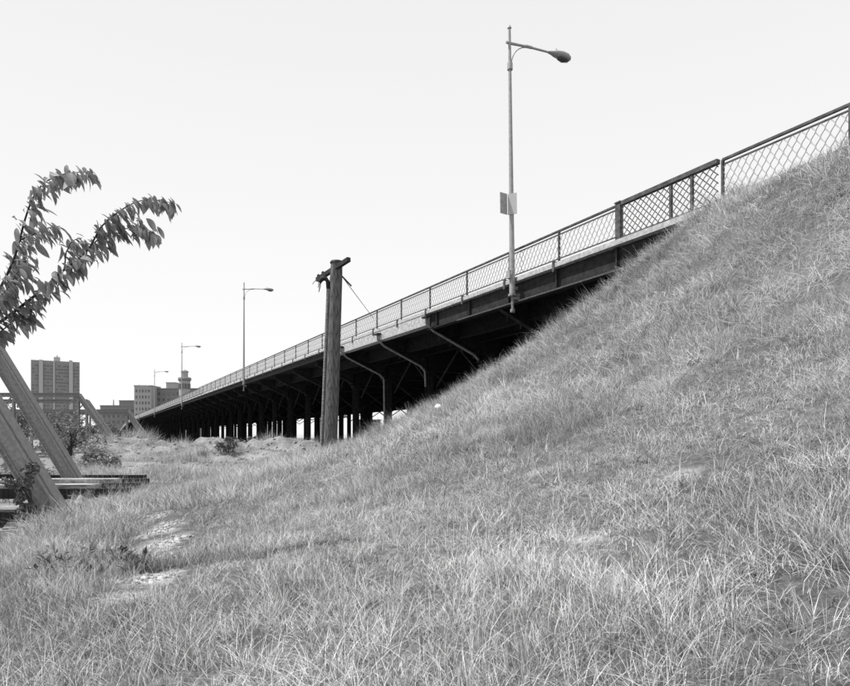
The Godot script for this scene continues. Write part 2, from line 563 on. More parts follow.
func make_viaduct() -> void:
	var v := thing("viaduct", "long dark steel road viaduct on rows of columns with pale railing", "viaduct", viaduct_frame())
	var us := [19.0]
	var u := 24.0
	while u < 372.0:
		us.append(u)
		u += 6.0 if u >= 228.0 else 12.0
	us.append(374.0)
	var rise := func(q): return drop(q)
	var b := MB.new()
	b.sweep(PackedVector2Array([Vector2(0.30, 7.18), Vector2(0.30, 7.52), Vector2(WIDE - 0.3, 7.52), Vector2(WIDE - 0.3, 7.18)]), us, rise)
	part(v, "deck", b.mesh(M.soot_shade))
	b = MB.new()
	b.sweep(PackedVector2Array([Vector2(-0.24, 7.54), Vector2(-0.24, 7.70), Vector2(0.28, 7.71), Vector2(0.28, 7.54)]), us, rise)
	part(v, "kerb_ledge", b.mesh(M.concrete))
	b = MB.new()
	b.sweep(PackedVector2Array([Vector2(-0.1, 7.2), Vector2(-0.1, 7.70), Vector2(0.25, 7.70), Vector2(0.25, 7.2)]), [2.0, 10.0, 18.98], rise)
	part(v, "kerb_footing", b.mesh(M.rail))
	# dark plate fascia with flanges, broken by a pale concrete length
	for span in [[19.0, 34.3], [48.6, 374.0]]:
		var s := [span[0]]
		for q in us:
			if q > span[0] and q < span[1]:
				s.append(q)
		s.append(span[1])
		var deep := 6.84 if span[0] < 30.0 else 7.16
		b = MB.new()
		b.sweep(PackedVector2Array([Vector2(-0.02, deep), Vector2(-0.02, 7.53), Vector2(0.02, 7.53), Vector2(0.02, deep)]), s, rise)
		b.sweep(PackedVector2Array([Vector2(-0.16, deep - 0.035), Vector2(-0.16, deep - 0.002), Vector2(0.16, deep - 0.002), Vector2(0.16, deep - 0.035)]), s, rise)
		part(v, "fascia_girder", b.mesh(M.steel))
		if span[0] < 30.0:
			b = MB.new()
			b.bar(Vector3(19.4, 6.79, -0.20), Vector3(31.5, 6.79, -0.20), 0.045, 0.05)
			part(v, "conduit", b.mesh(M.rail))
	b = MB.new()
	b.sweep(PackedVector2Array([Vector2(-0.22, 7.02), Vector2(-0.22, 7.53), Vector2(0.2, 7.53), Vector2(0.2, 7.02)]), [34.32, 40.0, 48.58], rise)
	part(v, "concrete_fascia", b.mesh(M.concrete))
	# web stiffeners on the near fascia girder
	for k in 5:
		b = MB.new()
		b.box(Vector3(22.2 + k * 2.82, 7.18, -0.075), Vector3(0.05, 0.66, 0.10))
		part(v, "stiffener", b.mesh(M.steel))
	# abutment
	b = MB.new()
	b.box(Vector3(18.4, 5.3, WIDE * 0.5), Vector3(1.0, 4.0, WIDE - 0.8))
	part(v, "abutment", b.mesh(M.concrete))
	# longitudinal stringers and the deep edge girder on the other side
	for w in [1.5, 3.0, 5.6, 8.2, 10.8, 13.4, 16.0]:
		b = MB.new()
		b.sweep(PackedVector2Array([Vector2(w - 0.012, 6.5), Vector2(w - 0.012, 7.17), Vector2(w + 0.012, 7.17), Vector2(w + 0.012, 6.5)]), us, rise)
		b.sweep(PackedVector2Array([Vector2(w - 0.14, 6.46), Vector2(w - 0.14, 6.497), Vector2(w + 0.14, 6.497), Vector2(w + 0.14, 6.46)]), us, rise)
		part(v, "stringer", b.mesh(M.soot_shade))
	b = MB.new()
	b.sweep(PackedVector2Array([Vector2(18.58, 5.05), Vector2(18.58, 7.17), Vector2(18.62, 7.17), Vector2(18.62, 5.05)]), us, rise)
	b.sweep(PackedVector2Array([Vector2(18.42, 5.0), Vector2(18.42, 5.047), Vector2(18.78, 5.047), Vector2(18.78, 5.0)]), us, rise)
	part(v, "edge_girder", b.mesh(M.soot_shade))
	# bents
	var girder := MB.new()
	girder.ibeam(Vector3(0, 6.3, 3.0), Vector3(0, 6.3, 18.3), 1.6, 0.32)
	var girder_mesh := girder.mesh(M.soot_shade)
	var bracket := MB.new()
	bracket.prism(Vector3.ZERO, Vector3.BACK, Vector3.UP, PackedVector2Array([Vector2(0.05, 7.15), Vector2(0.05, 6.86), Vector2(2.78, 5.62), Vector2(2.78, 7.15)]), 0.03)
	bracket.bar(Vector3(0, 6.84, 0.0), Vector3(0, 5.60, 2.78), 0.26, 0.03)
	for k in 4:
		bracket.box(Vector3(0.05, 6.75 - 0.13 * k, 0.5 + 0.65 * k), Vector3(0.07, 0.75 + 0.26 * k, 0.03))
	var bracket_mesh := bracket.mesh(M.steel)
	var ub := 28.7
	var count := 0
	while ub < 352.0:
		var r := drop(ub)
		var t := Transform3D(Basis.IDENTITY, Vector3(ub, r, 0))
		part(v, "cross_girder", girder_mesh, t)
		part(v, "bracket", bracket_mesh, t)
		for w in [3.0, 8.2, 13.4, 18.6]:
			var p := at_viaduct(ub, w)
			var foot := land(p.x, p.y)
			if foot > 5.0:
				continue
			var c := MB.new()
			var top: float = (5.48 if w != 18.6 else 4.98) + r
			if top - foot < 0.8:
				continue
			c.ibeam(Vector3(0, foot + 0.42, 0), Vector3(0, top, 0), 0.42, 0.36, Vector3.RIGHT, 0.035)
			c.box(Vector3(0, foot + 0.42, 0), Vector3(0.62, 0.05, 0.56))
			c.box(Vector3(0, top - 0.02, 0), Vector3(0.55, 0.06, 0.5))
			var col := part(v, "column", c.mesh(M.soot_shade), Transform3D(Basis.IDENTITY, Vector3(ub, 0, w)))
			c = MB.new()
			c.loft([PackedVector3Array([Vector3(-0.5, foot - 0.5, -0.5), Vector3(0.5, foot - 0.5, -0.5), Vector3(0.5, foot - 0.5, 0.5), Vector3(-0.5, foot - 0.5, 0.5)]),
				PackedVector3Array([Vector3(-0.4, foot + 0.39, -0.4), Vector3(0.4, foot + 0.39, -0.4), Vector3(0.4, foot + 0.39, 0.4), Vector3(-0.4, foot + 0.39, 0.4)])], -1)
			part(col, "footing", c.mesh(M.soot_shade))
		# sway bracing across the bent and lengthwise along the near row
		if ub < 200.0:
			for w in [3.0, 8.2, 13.4]:
				var s := MB.new()
				s.bar(Vector3(ub, 5.4 + r, w + 0.3), Vector3(ub, 3.9 + r, w + 2.5), 0.09, 0.09)
				part(v, "knee_brace", s.mesh(M.steel))
				s = MB.new()
				s.bar(Vector3(ub + 0.1, 5.4 + r, w + 4.9), Vector3(ub + 0.1, 3.9 + r, w + 2.5), 0.09, 0.09)
				part(v, "knee_brace", s.mesh(M.steel))
			var s2 := MB.new()
			s2.bar(Vector3(ub + 0.3, 4.6, 3.3), Vector3(ub + 2.75, 6.45, 3.3), 0.08, 0.08)
			part(v, "brace", s2.mesh(M.steel))
			s2 = MB.new()
			s2.bar(Vector3(ub + 5.3, 4.6, 3.3), Vector3(ub + 2.85, 6.45, 3.3), 0.08, 0.08)
			part(v, "brace", s2.mesh(M.steel))
		ub += 5.6
		count += 1
	# downspouts under the brackets
	for q in [[45.5, 2.3], [39.9, 4.6], [34.3, 5.4]]:
		var e := MB.new()
		var x: float = q[0] - 0.25
		e.tube([Vector3(x, 7.35, -0.34), Vector3(x, 7.05, -0.34), Vector3(x, 6.72, 0.05), Vector3(x, 5.75, 2.3), Vector3(x, 5.45, 2.58), Vector3(x, q[1], 2.62)] if q[1] < 5.0 else [Vector3(x, 7.35, -0.34), Vector3(x, 7.05, -0.34), Vector3(x, 6.72, 0.05), Vector3(x, 5.75, 2.3), Vector3(x, 5.5, 2.55)], [0.062], 8)
		part(v, "downspout", e.mesh(M.drain))
		e = MB.new()
		e.box(Vector3(x, 7.34, -0.36), Vector3(0.5, 0.07, 0.22))
		part(v, "scupper", e.mesh(M.black))
	# railing
	var near_pair := [baluster_mesh(1, 0.84, 16, 5).mesh(M.railing_wire), baluster_mesh(-1, 0.84, 16, 5).mesh(M.railing_wire)]
	var whole := MB.new()
	for i in 30:
		var one := baluster_mesh(1 if i % 2 == 0 else -1, 0.84, 8, 3)
		for p in one.v:
			whole.v.append(p + Vector3((i + 0.5) * 3.1 / 30.0, 0.16, 0))
		whole.s.append_array(one.s)
	var infill := whole.mesh(M.railing_wire)
	var stops := [6.2, 9.3, 12.4, 15.5, 18.6, 22.2, 25.0, 27.9, 31.0, 34.3]
	var q := 37.4
	while q < 366.0:
		stops.append(q)
		q += 3.1
	var post := MB.new()
	post.box(Vector3(0, RAIL * 0.5 - 0.06, 0), Vector3(0.06, RAIL + 0.06, 0.07))
	post.box(Vector3(0, -0.16, -0.26), Vector3(0.10, 0.34, 0.03))
	post.bar(Vector3(0, 0.02, -0.27), Vector3(0, 0.02, 0.0), 0.09, 0.03)
	var post_mesh := post.mesh(M.rail)
	var big := MB.new()
	big.box(Vector3(0, RAIL * 0.5 - 0.1, 0.0), Vector3(0.2, RAIL + 0.2, 0.14))
	big.box(Vector3(0, RAIL + 0.04, 0.0), Vector3(0.24, 0.04, 0.18))
	var big_mesh := big.mesh(M.rail)
	for i in stops.size():
		var st := Transform3D(Basis.IDENTITY, Vector3(stops[i], DECK + drop(stops[i]), 0))
		part(v, "railing_post", big_mesh if i == 5 else post_mesh, st)
		if i == stops.size() - 1:
			break
		var l: float = stops[i + 1] - stops[i]
		if i == 4:
			lattice_panel(v, stops[i], l)
		elif stops[i] < 33.0:
			rail_panel(v, stops[i], l, near_pair, null)
		else:
			rail_panel(v, stops[i], l, near_pair, infill)

func lattice_panel(v: Node3D, u: float, length: float) -> void:
	var p := Node3D.new()
	p.transform = Transform3D(Basis.IDENTITY, Vector3(u, DECK, 0))
	put(v, p, "lattice_panel")
	for q in [[RAIL - 0.02, 0.14, 0.12], [0.05, 0.12, 0.09]]:
		var b := MB.new()
		b.box(Vector3(length * 0.5, q[0], 0), Vector3(length - 0.26, q[2], q[1]))
		part(p, "rail", b.mesh(M.rail))
	for x in [0.94, 1.64]:
		var b := MB.new()
		b.box(Vector3(x, RAIL * 0.5, 0), Vector3(0.07, RAIL - 0.2, 0.08))
		part(p, "stanchion", b.mesh(M.rail))
	var h := RAIL - 0.17
	for fam in [1.0, -1.0]:
		var x := -h
		while x < length:
			var t0 := 0.0
			var t1 := 1.0
			var xa: float = x if fam > 0 else x + h
			var xb: float = x + h if fam > 0 else x
			for lim in [0.14, length - 0.14]:
				var tt: float = (lim - xa) / (xb - xa)
				if tt > 0.0 and tt < 1.0:
					if (xa < lim) == (lim < 1.0):
						t0 = maxf(t0, tt)
					else:
						t1 = minf(t1, tt)
			var mid: float = lerpf(xa, xb, (t0 + t1) * 0.5)
			if t1 - t0 > 0.06 and mid > 0.14 and mid < length - 0.14:
				var b := MB.new()
				var z: float = 0.014 * fam
				b.bar(Vector3(lerpf(xa, xb, t0), 0.09 + h * t0, z), Vector3(lerpf(xa, xb, t1), 0.09 + h * t1, z), 0.010, 0.027)
				part(p, "lattice_bar", b.mesh(M.lattice))
			x += 0.215

# ---------------------------------------------------------------- street lamps
func make_lamps() -> void:
	var heads := ["tall street lamp carrying two small sign boards, on the viaduct railing nearest the grass slope",
		"street lamp on the viaduct above the wooden pole, second along from the sign-carrying lamp",
		"street lamp on the viaduct in front of the round rooftop cupola",
		"street lamp on the viaduct just past the cupola, over the brick block",
		"faint street lamp farthest along the viaduct, over the low roofs"]
	var lens := MB.new()
	lens.tube([Vector3(0, 16.93, 2.32), Vector3(0, 16.90, 2.4), Vector3(0, 16.87, 2.62), Vector3(0, 16.89, 2.84), Vector3(0, 16.94, 2.92)], [0.03, 0.13, 0.165, 0.12, 0.02], 12, 0.55)
	for k in 5:
		var u := 27.05 + 45.5 * k
		var p := at_viaduct(u, -0.36)
		var f := viaduct_frame()
		var t := thing("street_lamp", heads[k], "street lamp", Transform3D(f.basis * Basis(Vector3.BACK, [-0.024, 0.006, -0.004, 0.008, 0.0][k]), Vector3(p.x, drop(u) - 0.22, -p.y)), "street lamps along the viaduct")
		var b := MB.new()
		b.tube([Vector3(0, 7.25, 0), Vector3(0, 8.0, 0), Vector3(-0.02, 12.0, 0), Vector3(-0.05, 17.3, 0)], [0.115, 0.105, 0.08, 0.05], 12)
		part(t, "pole", b.mesh(M.galvanised))
		b = MB.new()
		b.tube([Vector3(-0.05, 17.3, 0), Vector3(-0.05, 17.42, 0)], [0.08, 0.03], 10)
		part(t, "pole_cap", b.mesh(M.lamp_head))
		b = MB.new()
		b.tube([Vector3(-0.05, 16.72, -0.16), Vector3(-0.05, 16.74, 0.1), Vector3(-0.03, 16.86, 0.9), Vector3(0, 16.97, 2.0)], [0.05, 0.05, 0.045, 0.04], 8)
		b.tube([Vector3(-0.04, 16.84, 0.74), Vector3(-0.03, 16.88, 1.05)], [0.058], 8)
		part(t, "arm", b.mesh(M.lamp_head))
		b = MB.new()
		var arc := []
		for i in 9:
			var a := float(i) / 8.0 * PI * 0.5
			arc.append(Vector3(-0.04, 15.85 + 0.96 * sin(a), 0.86 * (1.0 - cos(a)) + 0.06))
		b.tube(arc, [0.018], 6)
		part(t, "brace", b.mesh(M.galvanised))
		b = MB.new()
		b.tube([Vector3(-0.045, 15.72, 0), Vector3(-0.045, 15.98, 0)], [0.105], 10)
		part(t, "collar", b.mesh(M.lamp_head))
		b = MB.new()
		b.tube([Vector3(0, 16.96, 1.86), Vector3(0, 16.98, 2.05), Vector3(0, 17.0, 2.25), Vector3(0, 17.01, 2.5), Vector3(0, 17.0, 2.75), Vector3(0, 16.97, 2.92), Vector3(0, 16.95, 2.98)], [0.055, 0.10, 0.17, 0.21, 0.20, 0.13, 0.03], 14, 0.68)
		b.tube([Vector3(0, 17.12, 2.28), Vector3(0, 17.2, 2.28)], [0.04, 0.03], 8)
		var head := part(t, "lamp_head", b.mesh(M.lamp_head))
		part(head, "lens", lens.mesh(M.lens))
		b = MB.new()
		b.tube([Vector3(0, 6.68, 0), Vector3(0, 7.24, 0)], [0.055], 8)
		b.box(Vector3(0, 7.12, 0.14), Vector3(0.2, 0.10, 0.24))
		b.box(Vector3(0, 7.5, 0.10), Vector3(0.2, 0.12, 0.16))
		b.tube([Vector3(0, 7.2, 0), Vector3(0, 7.28, 0)], [0.16], 12)
		b.tube([Vector3(0, 6.6, 0), Vector3(0, 6.72, 0)], [0.09], 10)
		part(t, "mounting", b.mesh(M.drain))
		if k == 0:
			for s in [-1.0, 1.0]:
				b = MB.new()
				var bs := f.basis.inverse() * Basis(Vector3.UP, -0.5 * s + 0.1)
				b.box(bs * Vector3(0.19 * s - 0.02, 0, 0.0) + Vector3(0, 10.62, -0.15), Vector3(0.34, 0.78, 0.02), bs)
				part(t, "sign_board", b.mesh(M.sign_back if s > 0 else M.galvanised))
			b = MB.new()
			b.tube([Vector3(0, 8.0, -0.16), Vector3(0, 8.0, -0.10)], [0.14], 12)
			b.box(Vector3(0, 8.0, -0.16), Vector3(0.2, 0.3, 0.08))
			part(t, "hand_hole_box", b.mesh(M.galvanised))

# ---------------------------------------------------------------- wooden pole
func make_pole() -> void:
	var x := -3.30
	var F := 22.0
	var y := land(x, F) - 0.3
	var top := 7.72
	var t := thing("utility_pole", "weathered wooden utility pole with a short tilted crossarm, standing in the grass before the viaduct", "utility pole", Transform3D(Basis.IDENTITY, Vector3(x, 0, -F)))
	var b := MB.new()
	var r := RandomNumberGenerator.new()
	r.seed = 8
	var rings := []
	for i in 15:
		var s := float(i) / 14.0
		var ring := PackedVector3Array()
		for k in 16:
			var a := TAU * k / 16.0
			var rad := lerpf(0.26, 0.215, s) * (1.0 + r.randf_range(-0.025, 0.025)) * (0.93 if i == 14 else 1.0)
			ring.append(Vector3(0.26 * s + cos(a) * rad, lerpf(y, top, s), sin(a) * rad))
		rings.append(ring)
	b.loft(rings, 1)
	part(t, "pole", b.mesh(M.pole_wood))
	b = MB.new()
	b.tube([Vector3(0.26, top - 0.01, 0), Vector3(0.26, top + 0.06, 0)], [0.235, 0.2], 14)
	part(t, "pole_cap", b.mesh(M.black))
	# crossarm: the far end is lower and to the left, the near end to the right
	b = MB.new()
	b.bar(Vector3(-0.55, top - 0.37, -0.85), Vector3(0.78, top - 0.10, 0.80), 0.13, 0.14)
	part(t, "crossarm", b.mesh(M.arm_wood), Transform3D(Basis.IDENTITY, Vector3(0.0, 0, 0.0)))
	for q in [-0.50, -0.30]:
		b = MB.new()
		var c := Vector3(q, top - 0.27 + (q + 0.5) * 0.2, -0.80 + (q + 0.5) * 1.24)
		b.tube([c + Vector3(0, -0.06, 0), c, c + Vector3(0, 0.05, 0), c + Vector3(0, 0.09, 0)], [0.02, 0.05, 0.055, 0.02], 8)
		part(t, "insulator", b.mesh(M.black))
	b = MB.new()
	b.tube([Vector3(-0.28, y, 0.1), Vector3(-0.20, 2.6, 0.1), Vector3(-0.02, 7.05, 0.1)], [0.045], 8)
	part(t, "conduit", b.mesh(M.drain))
	b = MB.new()
	b.tube([Vector3(-0.03, 6.8, 0.1), Vector3(-0.03, 7.06, 0.1), Vector3(-0.10, 7.16, 0.1), Vector3(-0.22, 7.15, 0.1), Vector3(-0.32, 7.02, 0.1)], [0.05, 0.07, 0.085, 0.085, 0.06], 10)
	part(t, "weatherhead", b.mesh(M.black))
	for q in [[Vector3(-0.52, 7.42, -0.85), Vector3(-0.42, 7.0, -0.4), Vector3(-0.36, 6.86, 0.1), Vector3(-0.30, 7.0, 0.1)], [Vector3(-0.30, 7.5, -0.55), Vector3(-0.33, 6.95, -0.2), Vector3(-0.34, 6.7, 0.08), Vector3(-0.29, 7.0, 0.1)], [Vector3(-0.52, 7.42, -0.85), Vector3(-0.75, 7.37, -1.3), Vector3(-0.80, 7.30, -1.32)]]:
		b = MB.new()
		b.tube(q, [0.012], 5)
		part(t, "service_wire", b.mesh(M.wire))
	b = MB.new()
	var e := at_viaduct(41.0, 0.0)
	b.tube([Vector3(0.42, 7.28, 0), Vector3(0.50, 7.2, -0.2), Vector3(e.x - x, DECK + RAIL - 0.4, -e.y + F)], [0.014], 5)
	b.tube([Vector3(0.44, 7.27, -0.02), Vector3(0.62, 7.22, -1.2)], [0.03], 6)
	part(t, "guy_wire", b.mesh(M.wire))

# ---------------------------------------------------------------- truss bridges
# an inclined end post or chord: two channels and a riveted cover plate
func built_up(b: MB, a: Vector3, c: Vector3, deep: float, wide: float) -> void:
	var x := (c - a).normalized()
	var y := (Vector3.UP - x * x.y).normalized()
	var z := x.cross(y)
	for s in [-1.0, 1.0]:
		var o: Vector3 = z * s * wide * 0.36
		b.bar(a + o, c + o, 0.025, deep, y)
		# flange angles, proud of the web at its upper and lower edges
		for e in [-1.0, 1.0]:
			var p: Vector3 = z * s * (wide * 0.36 + 0.034) + y * e * deep * 0.41
			b.bar(a + p, c + p, 0.042, deep * 0.17, y)
			p = z * s * (wide * 0.36 + 0.075) + y * e * (deep * 0.5 - 0.012)
			b.bar(a + p, c + p, 0.12, 0.02, y)
	b.bar(a + y * (deep * 0.5 + 0.014), c + y * (deep * 0.5 + 0.014), wide * 0.9, 0.024, y)
	if deep >= 0.4:
		var rows := int((c - a).length() / 0.17)
		for i in rows:
			for e in [-1.0, 1.0]:
				b.box(a + (c - a) * ((i + 0.5) / rows) + z * (wide * 0.36 + 0.058) + y * e * deep * 0.41, Vector3(0.034, 0.034, 0.02), Basis(x, y, z))
				b.box(a + (c - a) * ((i + 0.5) / rows) - z * (wide * 0.36 + 0.058) + y * e * deep * 0.41, Vector3(0.034, 0.034, 0.02), Basis(x, y, z))
	var n := int((c - a).length() / 0.45)
	for i in n:
		var p := a + (c - a) * ((i + 0.5) / n) - y * (deep * 0.5 + 0.02)
		b.bar(p - z * wide * 0.4 - x * 0.2, p + z * wide * 0.4 + x * 0.2, 0.05, 0.015, y)

func truss_bridge(label: String, feet: Array, chord_y: float, length: float, run: float, deep: float, m: Material, lean_in := 1.0) -> void:
	var t := thing("truss_bridge", label, "bridge", Transform3D(Basis.IDENTITY, feet[0]), "low truss bridges over the cut")
	for f in feet:
		var o: Vector3 = f - feet[0]
		var top := o + Vector3(-run, chord_y - feet[0].y, 0)
		var b := MB.new()
		built_up(b, o, top, deep, deep * 0.62)
		var ep := part(t, "end_post", b.mesh(m))
		# gusset plate where the end post bears
		b = MB.new()
		b.prism(o + Vector3(0, 0, deep * 0.33), Vector3.LEFT, Vector3.UP, PackedVector2Array([Vector2(-0.2, -0.25), Vector2(0.55, -0.25), Vector2(0.6, 0.25), Vector2(0.1, 0.3)]), 0.03)
		part(ep, "gusset_plate", b.mesh(m))
		b = MB.new()
		built_up(b, top, top + Vector3(-length + 2.0 * run, 0, 0), deep * 0.9, deep * 0.6)
		part(t, "top_chord", b.mesh(m))
		b = MB.new()
		b.bar(o + Vector3(0.2, 0.0, 0), o + Vector3(-length, 0.0, 0), deep * 0.8, deep * 0.6)
		part(t, "bottom_chord", b.mesh(M.truss))
		var panels := int((length - 2.0 * run) / 4.0)
		for i in panels + 1:
			var px := -run - i * (length - 2.0 * run) / panels
			b = MB.new()
			b.ibeam(o + Vector3(px, 0, 0), o + Vector3(px, chord_y - feet[0].y, 0), 0.2, 0.16, Vector3.BACK, 0.02)
			part(t, "vertical", b.mesh(M.truss))
			if i < panels:
				b = MB.new()
				var nx := px - (length - 2.0 * run) / panels
				b.bar(o + Vector3(px, chord_y - feet[0].y, 0), o + Vector3(nx, 0, 0), 0.06, 0.1)
				part(t, "diagonal", b.mesh(M.truss))
	if feet.size() > 1:
		var q: Vector3 = feet[1] - feet[0]
		for i in 6:
			var b := MB.new()
			var px := -1.2 - i * 3.6
			b.ibeam(Vector3(px, -0.1, 0.0), q + Vector3(px, -0.1, 0.0), 0.5, 0.24)
			part(t, "floor_beam", b.mesh(M.truss))

func make_left_side() -> void:
	truss_bridge("nearest low truss bridge, its two broad riveted end posts leaning down to the grass", [Vector3(-7.25, -0.28, -13.0), Vector3(-11.35, 0.05, -21.0)], 5.2, 24.0, 3.35, 0.40, M.truss)
	truss_bridge("low truss bridge in front of the tall tower, seen over the pale spoil bank", [Vector3(-22.7, 0.3, -48.0), Vector3(-26.3, 0.3, -56.0)], 4.93, 26.0, 3.3, 0.30, M.truss)
	truss_bridge("farthest low truss bridge, its sloping end post before the dark foot of the viaduct", [Vector3(-31.4, 0.3, -75.0), Vector3(-35.2, 0.3, -83.0)], 4.87, 26.0, 3.5, 0.34, M.truss)
	# long timbers and pale kerbs on the ground beside the near bridge
	var beams := [[16.4, -7.6, "thick dark timber lying nearest the leaning end posts"], [18.6, -8.3, "second long dark timber, beyond a pale concrete strip"], [20.8, -9.0, "third long dark timber before the spoil bank"], [23.4, -10.2, "thin dark timber at the foot of the spoil bank"]]
	var r := RandomNumberGenerator.new()
	r.seed = 12
	for i in beams.size():
		var F: float = beams[i][0]
		var xr: float = beams[i][1]
		var o := thing("timber_row", beams[i][2], "timber", Transform3D(Basis.IDENTITY, Vector3(xr, 0.28, -F)), "long timbers beside the near truss bridge")
		var x := 0.0
		var th := 0.26 if i < 2 else 0.17
		while x > -16.0:
			var l := r.randf_range(3.5, 5.5)
			var b := MB.new()
			b.box(Vector3(x - l * 0.5, r.randf_range(-0.02, 0.02), r.randf_range(-0.04, 0.04)), Vector3(l - 0.03, th, 0.3), Basis(Vector3.UP, r.randf_range(-0.006, 0.006)))
			part(o, "beam", b.mesh(M.timber))
			x -= l
	var ks := ["pale concrete kerb running between the first two dark timbers", "pale concrete kerb running between the second and third dark timbers"]
	for i in 2:
		var o := thing("concrete_kerb", ks[i], "kerb", Transform3D(Basis.IDENTITY, Vector3(-8.9 - 0.5 * i, 0.30, -17.4 - 2.2 * i)), "pale kerbs between the timbers")
		for k in 6:
			var b := MB.new()
			b.box(Vector3(-1.2 - 2.4 * k, r.randf_range(-0.02, 0.02), 0), Vector3(2.37, 0.30, 0.5))
			part(o, "kerb_stone", b.mesh(M.pale))
	# dark block under the near end post
	var bb := MB.new()
	bb.box(Vector3(-10.2, -0.05, -13.9), Vector3(4.0, 0.34, 0.5))
	var ob := part(self, "bearing_timber", bb.mesh(M.timber))
	tag(ob, "short black bearing timber under the nearest leaning end post", "timber")
	var bp := MB.new()
	bp.box(Vector3(-11.4, -0.62, -13.0), Vector3(4.4, 0.5, 0.6))
	var op := part(self, "concrete_wall", bp.mesh(M.pale))
	tag(op, "low pale concrete wall in the cut below the nearest truss bridge", "wall")
	stone(Vector3(-7.0, land(-7.0, 13.0) + 0.06, -13.0), Vector3(0.14, 0.22, 0.14), "pale pointed rock at the foot of the broad end post", 4)

func stone(at: Vector3, size: Vector3, label: String, seed_: int) -> void:
	var r := RandomNumberGenerator.new()
	r.seed = seed_
	var b := MB.new()
	var rings := []
	for i in 6:
		var ring := PackedVector3Array()
		var s := float(i) / 5.0
		for k in 9:
			var a := TAU * k / 9.0
			var rad := (1.0 - s * s * 0.9) * r.randf_range(0.82, 1.12)
			ring.append(Vector3(cos(a) * rad * size.x, (s * 1.3 - 0.3) * size.y, sin(a) * rad * size.z))
		rings.append(ring)
	b.loft(rings, -1)
	var o := part(self, "rock", b.mesh(M.rock), Transform3D(Basis.IDENTITY, at))
	tag(o, label, "rock")

# ---------------------------------------------------------------- plants
func leaf_cloud(b: MB, r: RandomNumberGenerator, c: Vector3, size: Vector3, count: int, leaf: float) -> void:
	for i in count:
		var d := Vector3(r.randfn(), r.randfn(), r.randfn()).normalized()
		var p := c + d * size * pow(r.randf(), 0.4)
		var bs := Basis.from_euler(Vector3(r.randf() * TAU, r.randf() * TAU, r.randf() * TAU))
		var l := leaf * r.randf_range(0.6, 1.4)
		var out := bs.y if bs.y.dot(d) > 0 else -bs.y
		b.tri(p + bs.x * l, p - bs.x * l * 0.6 + bs.z * l * 0.55, p - bs.x * l * 0.6 - bs.z * l * 0.55, out)
		b.tri(p + bs.x * l * 0.9 + bs.y * l * 0.2, p + bs.z * l * 0.6, p + bs.x * l * 1.3 + bs.z * l * 0.7, out)

func tree(at: Vector3, h: float, wide: float, label: String, seed_: int, leaves: int, m: Material, leaf: float, called := "tree", category := "tree", group := "") -> void:
	var r := RandomNumberGenerator.new()
	r.seed = seed_
	var t := thing(called, label, category, Transform3D(Basis.IDENTITY, at), group)
	var b := MB.new()
	var low := 0.05 if called != "tree" else 0.45
	b.tube([Vector3(0, -0.3, 0), Vector3(0.02 * h, h * 0.3, 0), Vector3(-0.02 * h, h * 0.62, 0)], [0.035 * h, 0.026 * h, 0.012 * h], 8)
	var tips := []
	for i in 11:
		var a := TAU * i / 7.0 + r.randf()
		var s := h * r.randf_range(low * 0.5, 0.5)
		var e := Vector3(cos(a) * wide * r.randf_range(0.3, 0.62), h * r.randf_range(low, 0.88), sin(a) * wide * r.randf_range(0.3, 0.62))
		b.tube([Vector3(0, s, 0), Vector3(e.x * 0.5, lerpf(s, e.y, 0.62), e.z * 0.5), e], [0.014 * h, 0.009 * h, 0.004 * h], 5)
		tips.append(e)
	tips.append(Vector3(0, h * 0.85, 0))
	part(t, "trunk", b.mesh(M.bark))
	b = MB.new()
	for e in tips:
		for k in 3:
			var c: Vector3 = e + Vector3(r.randfn(), r.randfn() * 0.7, r.randfn()) * wide * 0.16
			leaf_cloud(b, r, c, Vector3(1, 0.75, 1) * wide * r.randf_range(0.16, 0.30), leaves / 34, leaf)
	part(t, "crown", b.mesh(m))

func weeds(at: Vector3, h: float, n: int, label: String, seed_: int) -> void:
	var r := RandomNumberGenerator.new()
	r.seed = seed_
	var t := thing("weed_clump", label, "weed", Transform3D(Basis.IDENTITY, at), "weeds on the embankment")
	var b := MB.new()
	var f := MB.new()
	for i in n:
		var a := r.randf() * TAU
		var lean := r.randf_range(0.05, 0.6)
		var l := h * r.randf_range(0.5, 1.1)
		var o := Vector3(cos(a), 0, sin(a))
		var pts := []
		for k in 5:
			var s := k / 4.0
			pts.append(o * (0.02 * n * fmod(i * 0.618, 1.0) + 0.04 + lean * l * s * s) + Vector3.UP * l * (s - 0.3 * lean * s * s) + Vector3(0, -0.05, 0))
		b.tube(pts, [0.008, 0.007, 0.006, 0.004, 0.002], 4)
		for k in 12:
			var s := r.randf_range(0.15, 1.0)
			var p: Vector3 = pts[int(s * 3.99)].lerp(pts[mini(int(s * 3.99) + 1, 4)], fmod(s * 3.99, 1.0))
			var dir := Vector3(r.randfn(), r.randf_range(-0.2, 0.8), r.randfn()).normalized()
			var w := dir.cross(Vector3.UP).normalized() * r.randf_range(0.012, 0.028)
			var ln := r.randf_range(0.07, 0.17)
			f.tri(p, p + dir * ln * 0.5 + w, p + dir * ln, Vector3.UP)
			f.tri(p, p + dir * ln * 0.5 - w, p + dir * ln, Vector3.UP)
	part(t, "stem", b.mesh(M.brush_leaf))
	part(t, "foliage", f.mesh(M.weed))

# the tree at the left edge whose two drooping branches hang into view
func sighted(x: float, y: float, F: float) -> Vector3:
	return Vector3((x - 425.0) / FOCAL * F, EYE + (438.0 - y) / FOCAL * F, -F)

func leaf_mesh(m: Material, fold: float, droop: float) -> ArrayMesh:
	return leaf_shape(fold, droop).mesh(m)

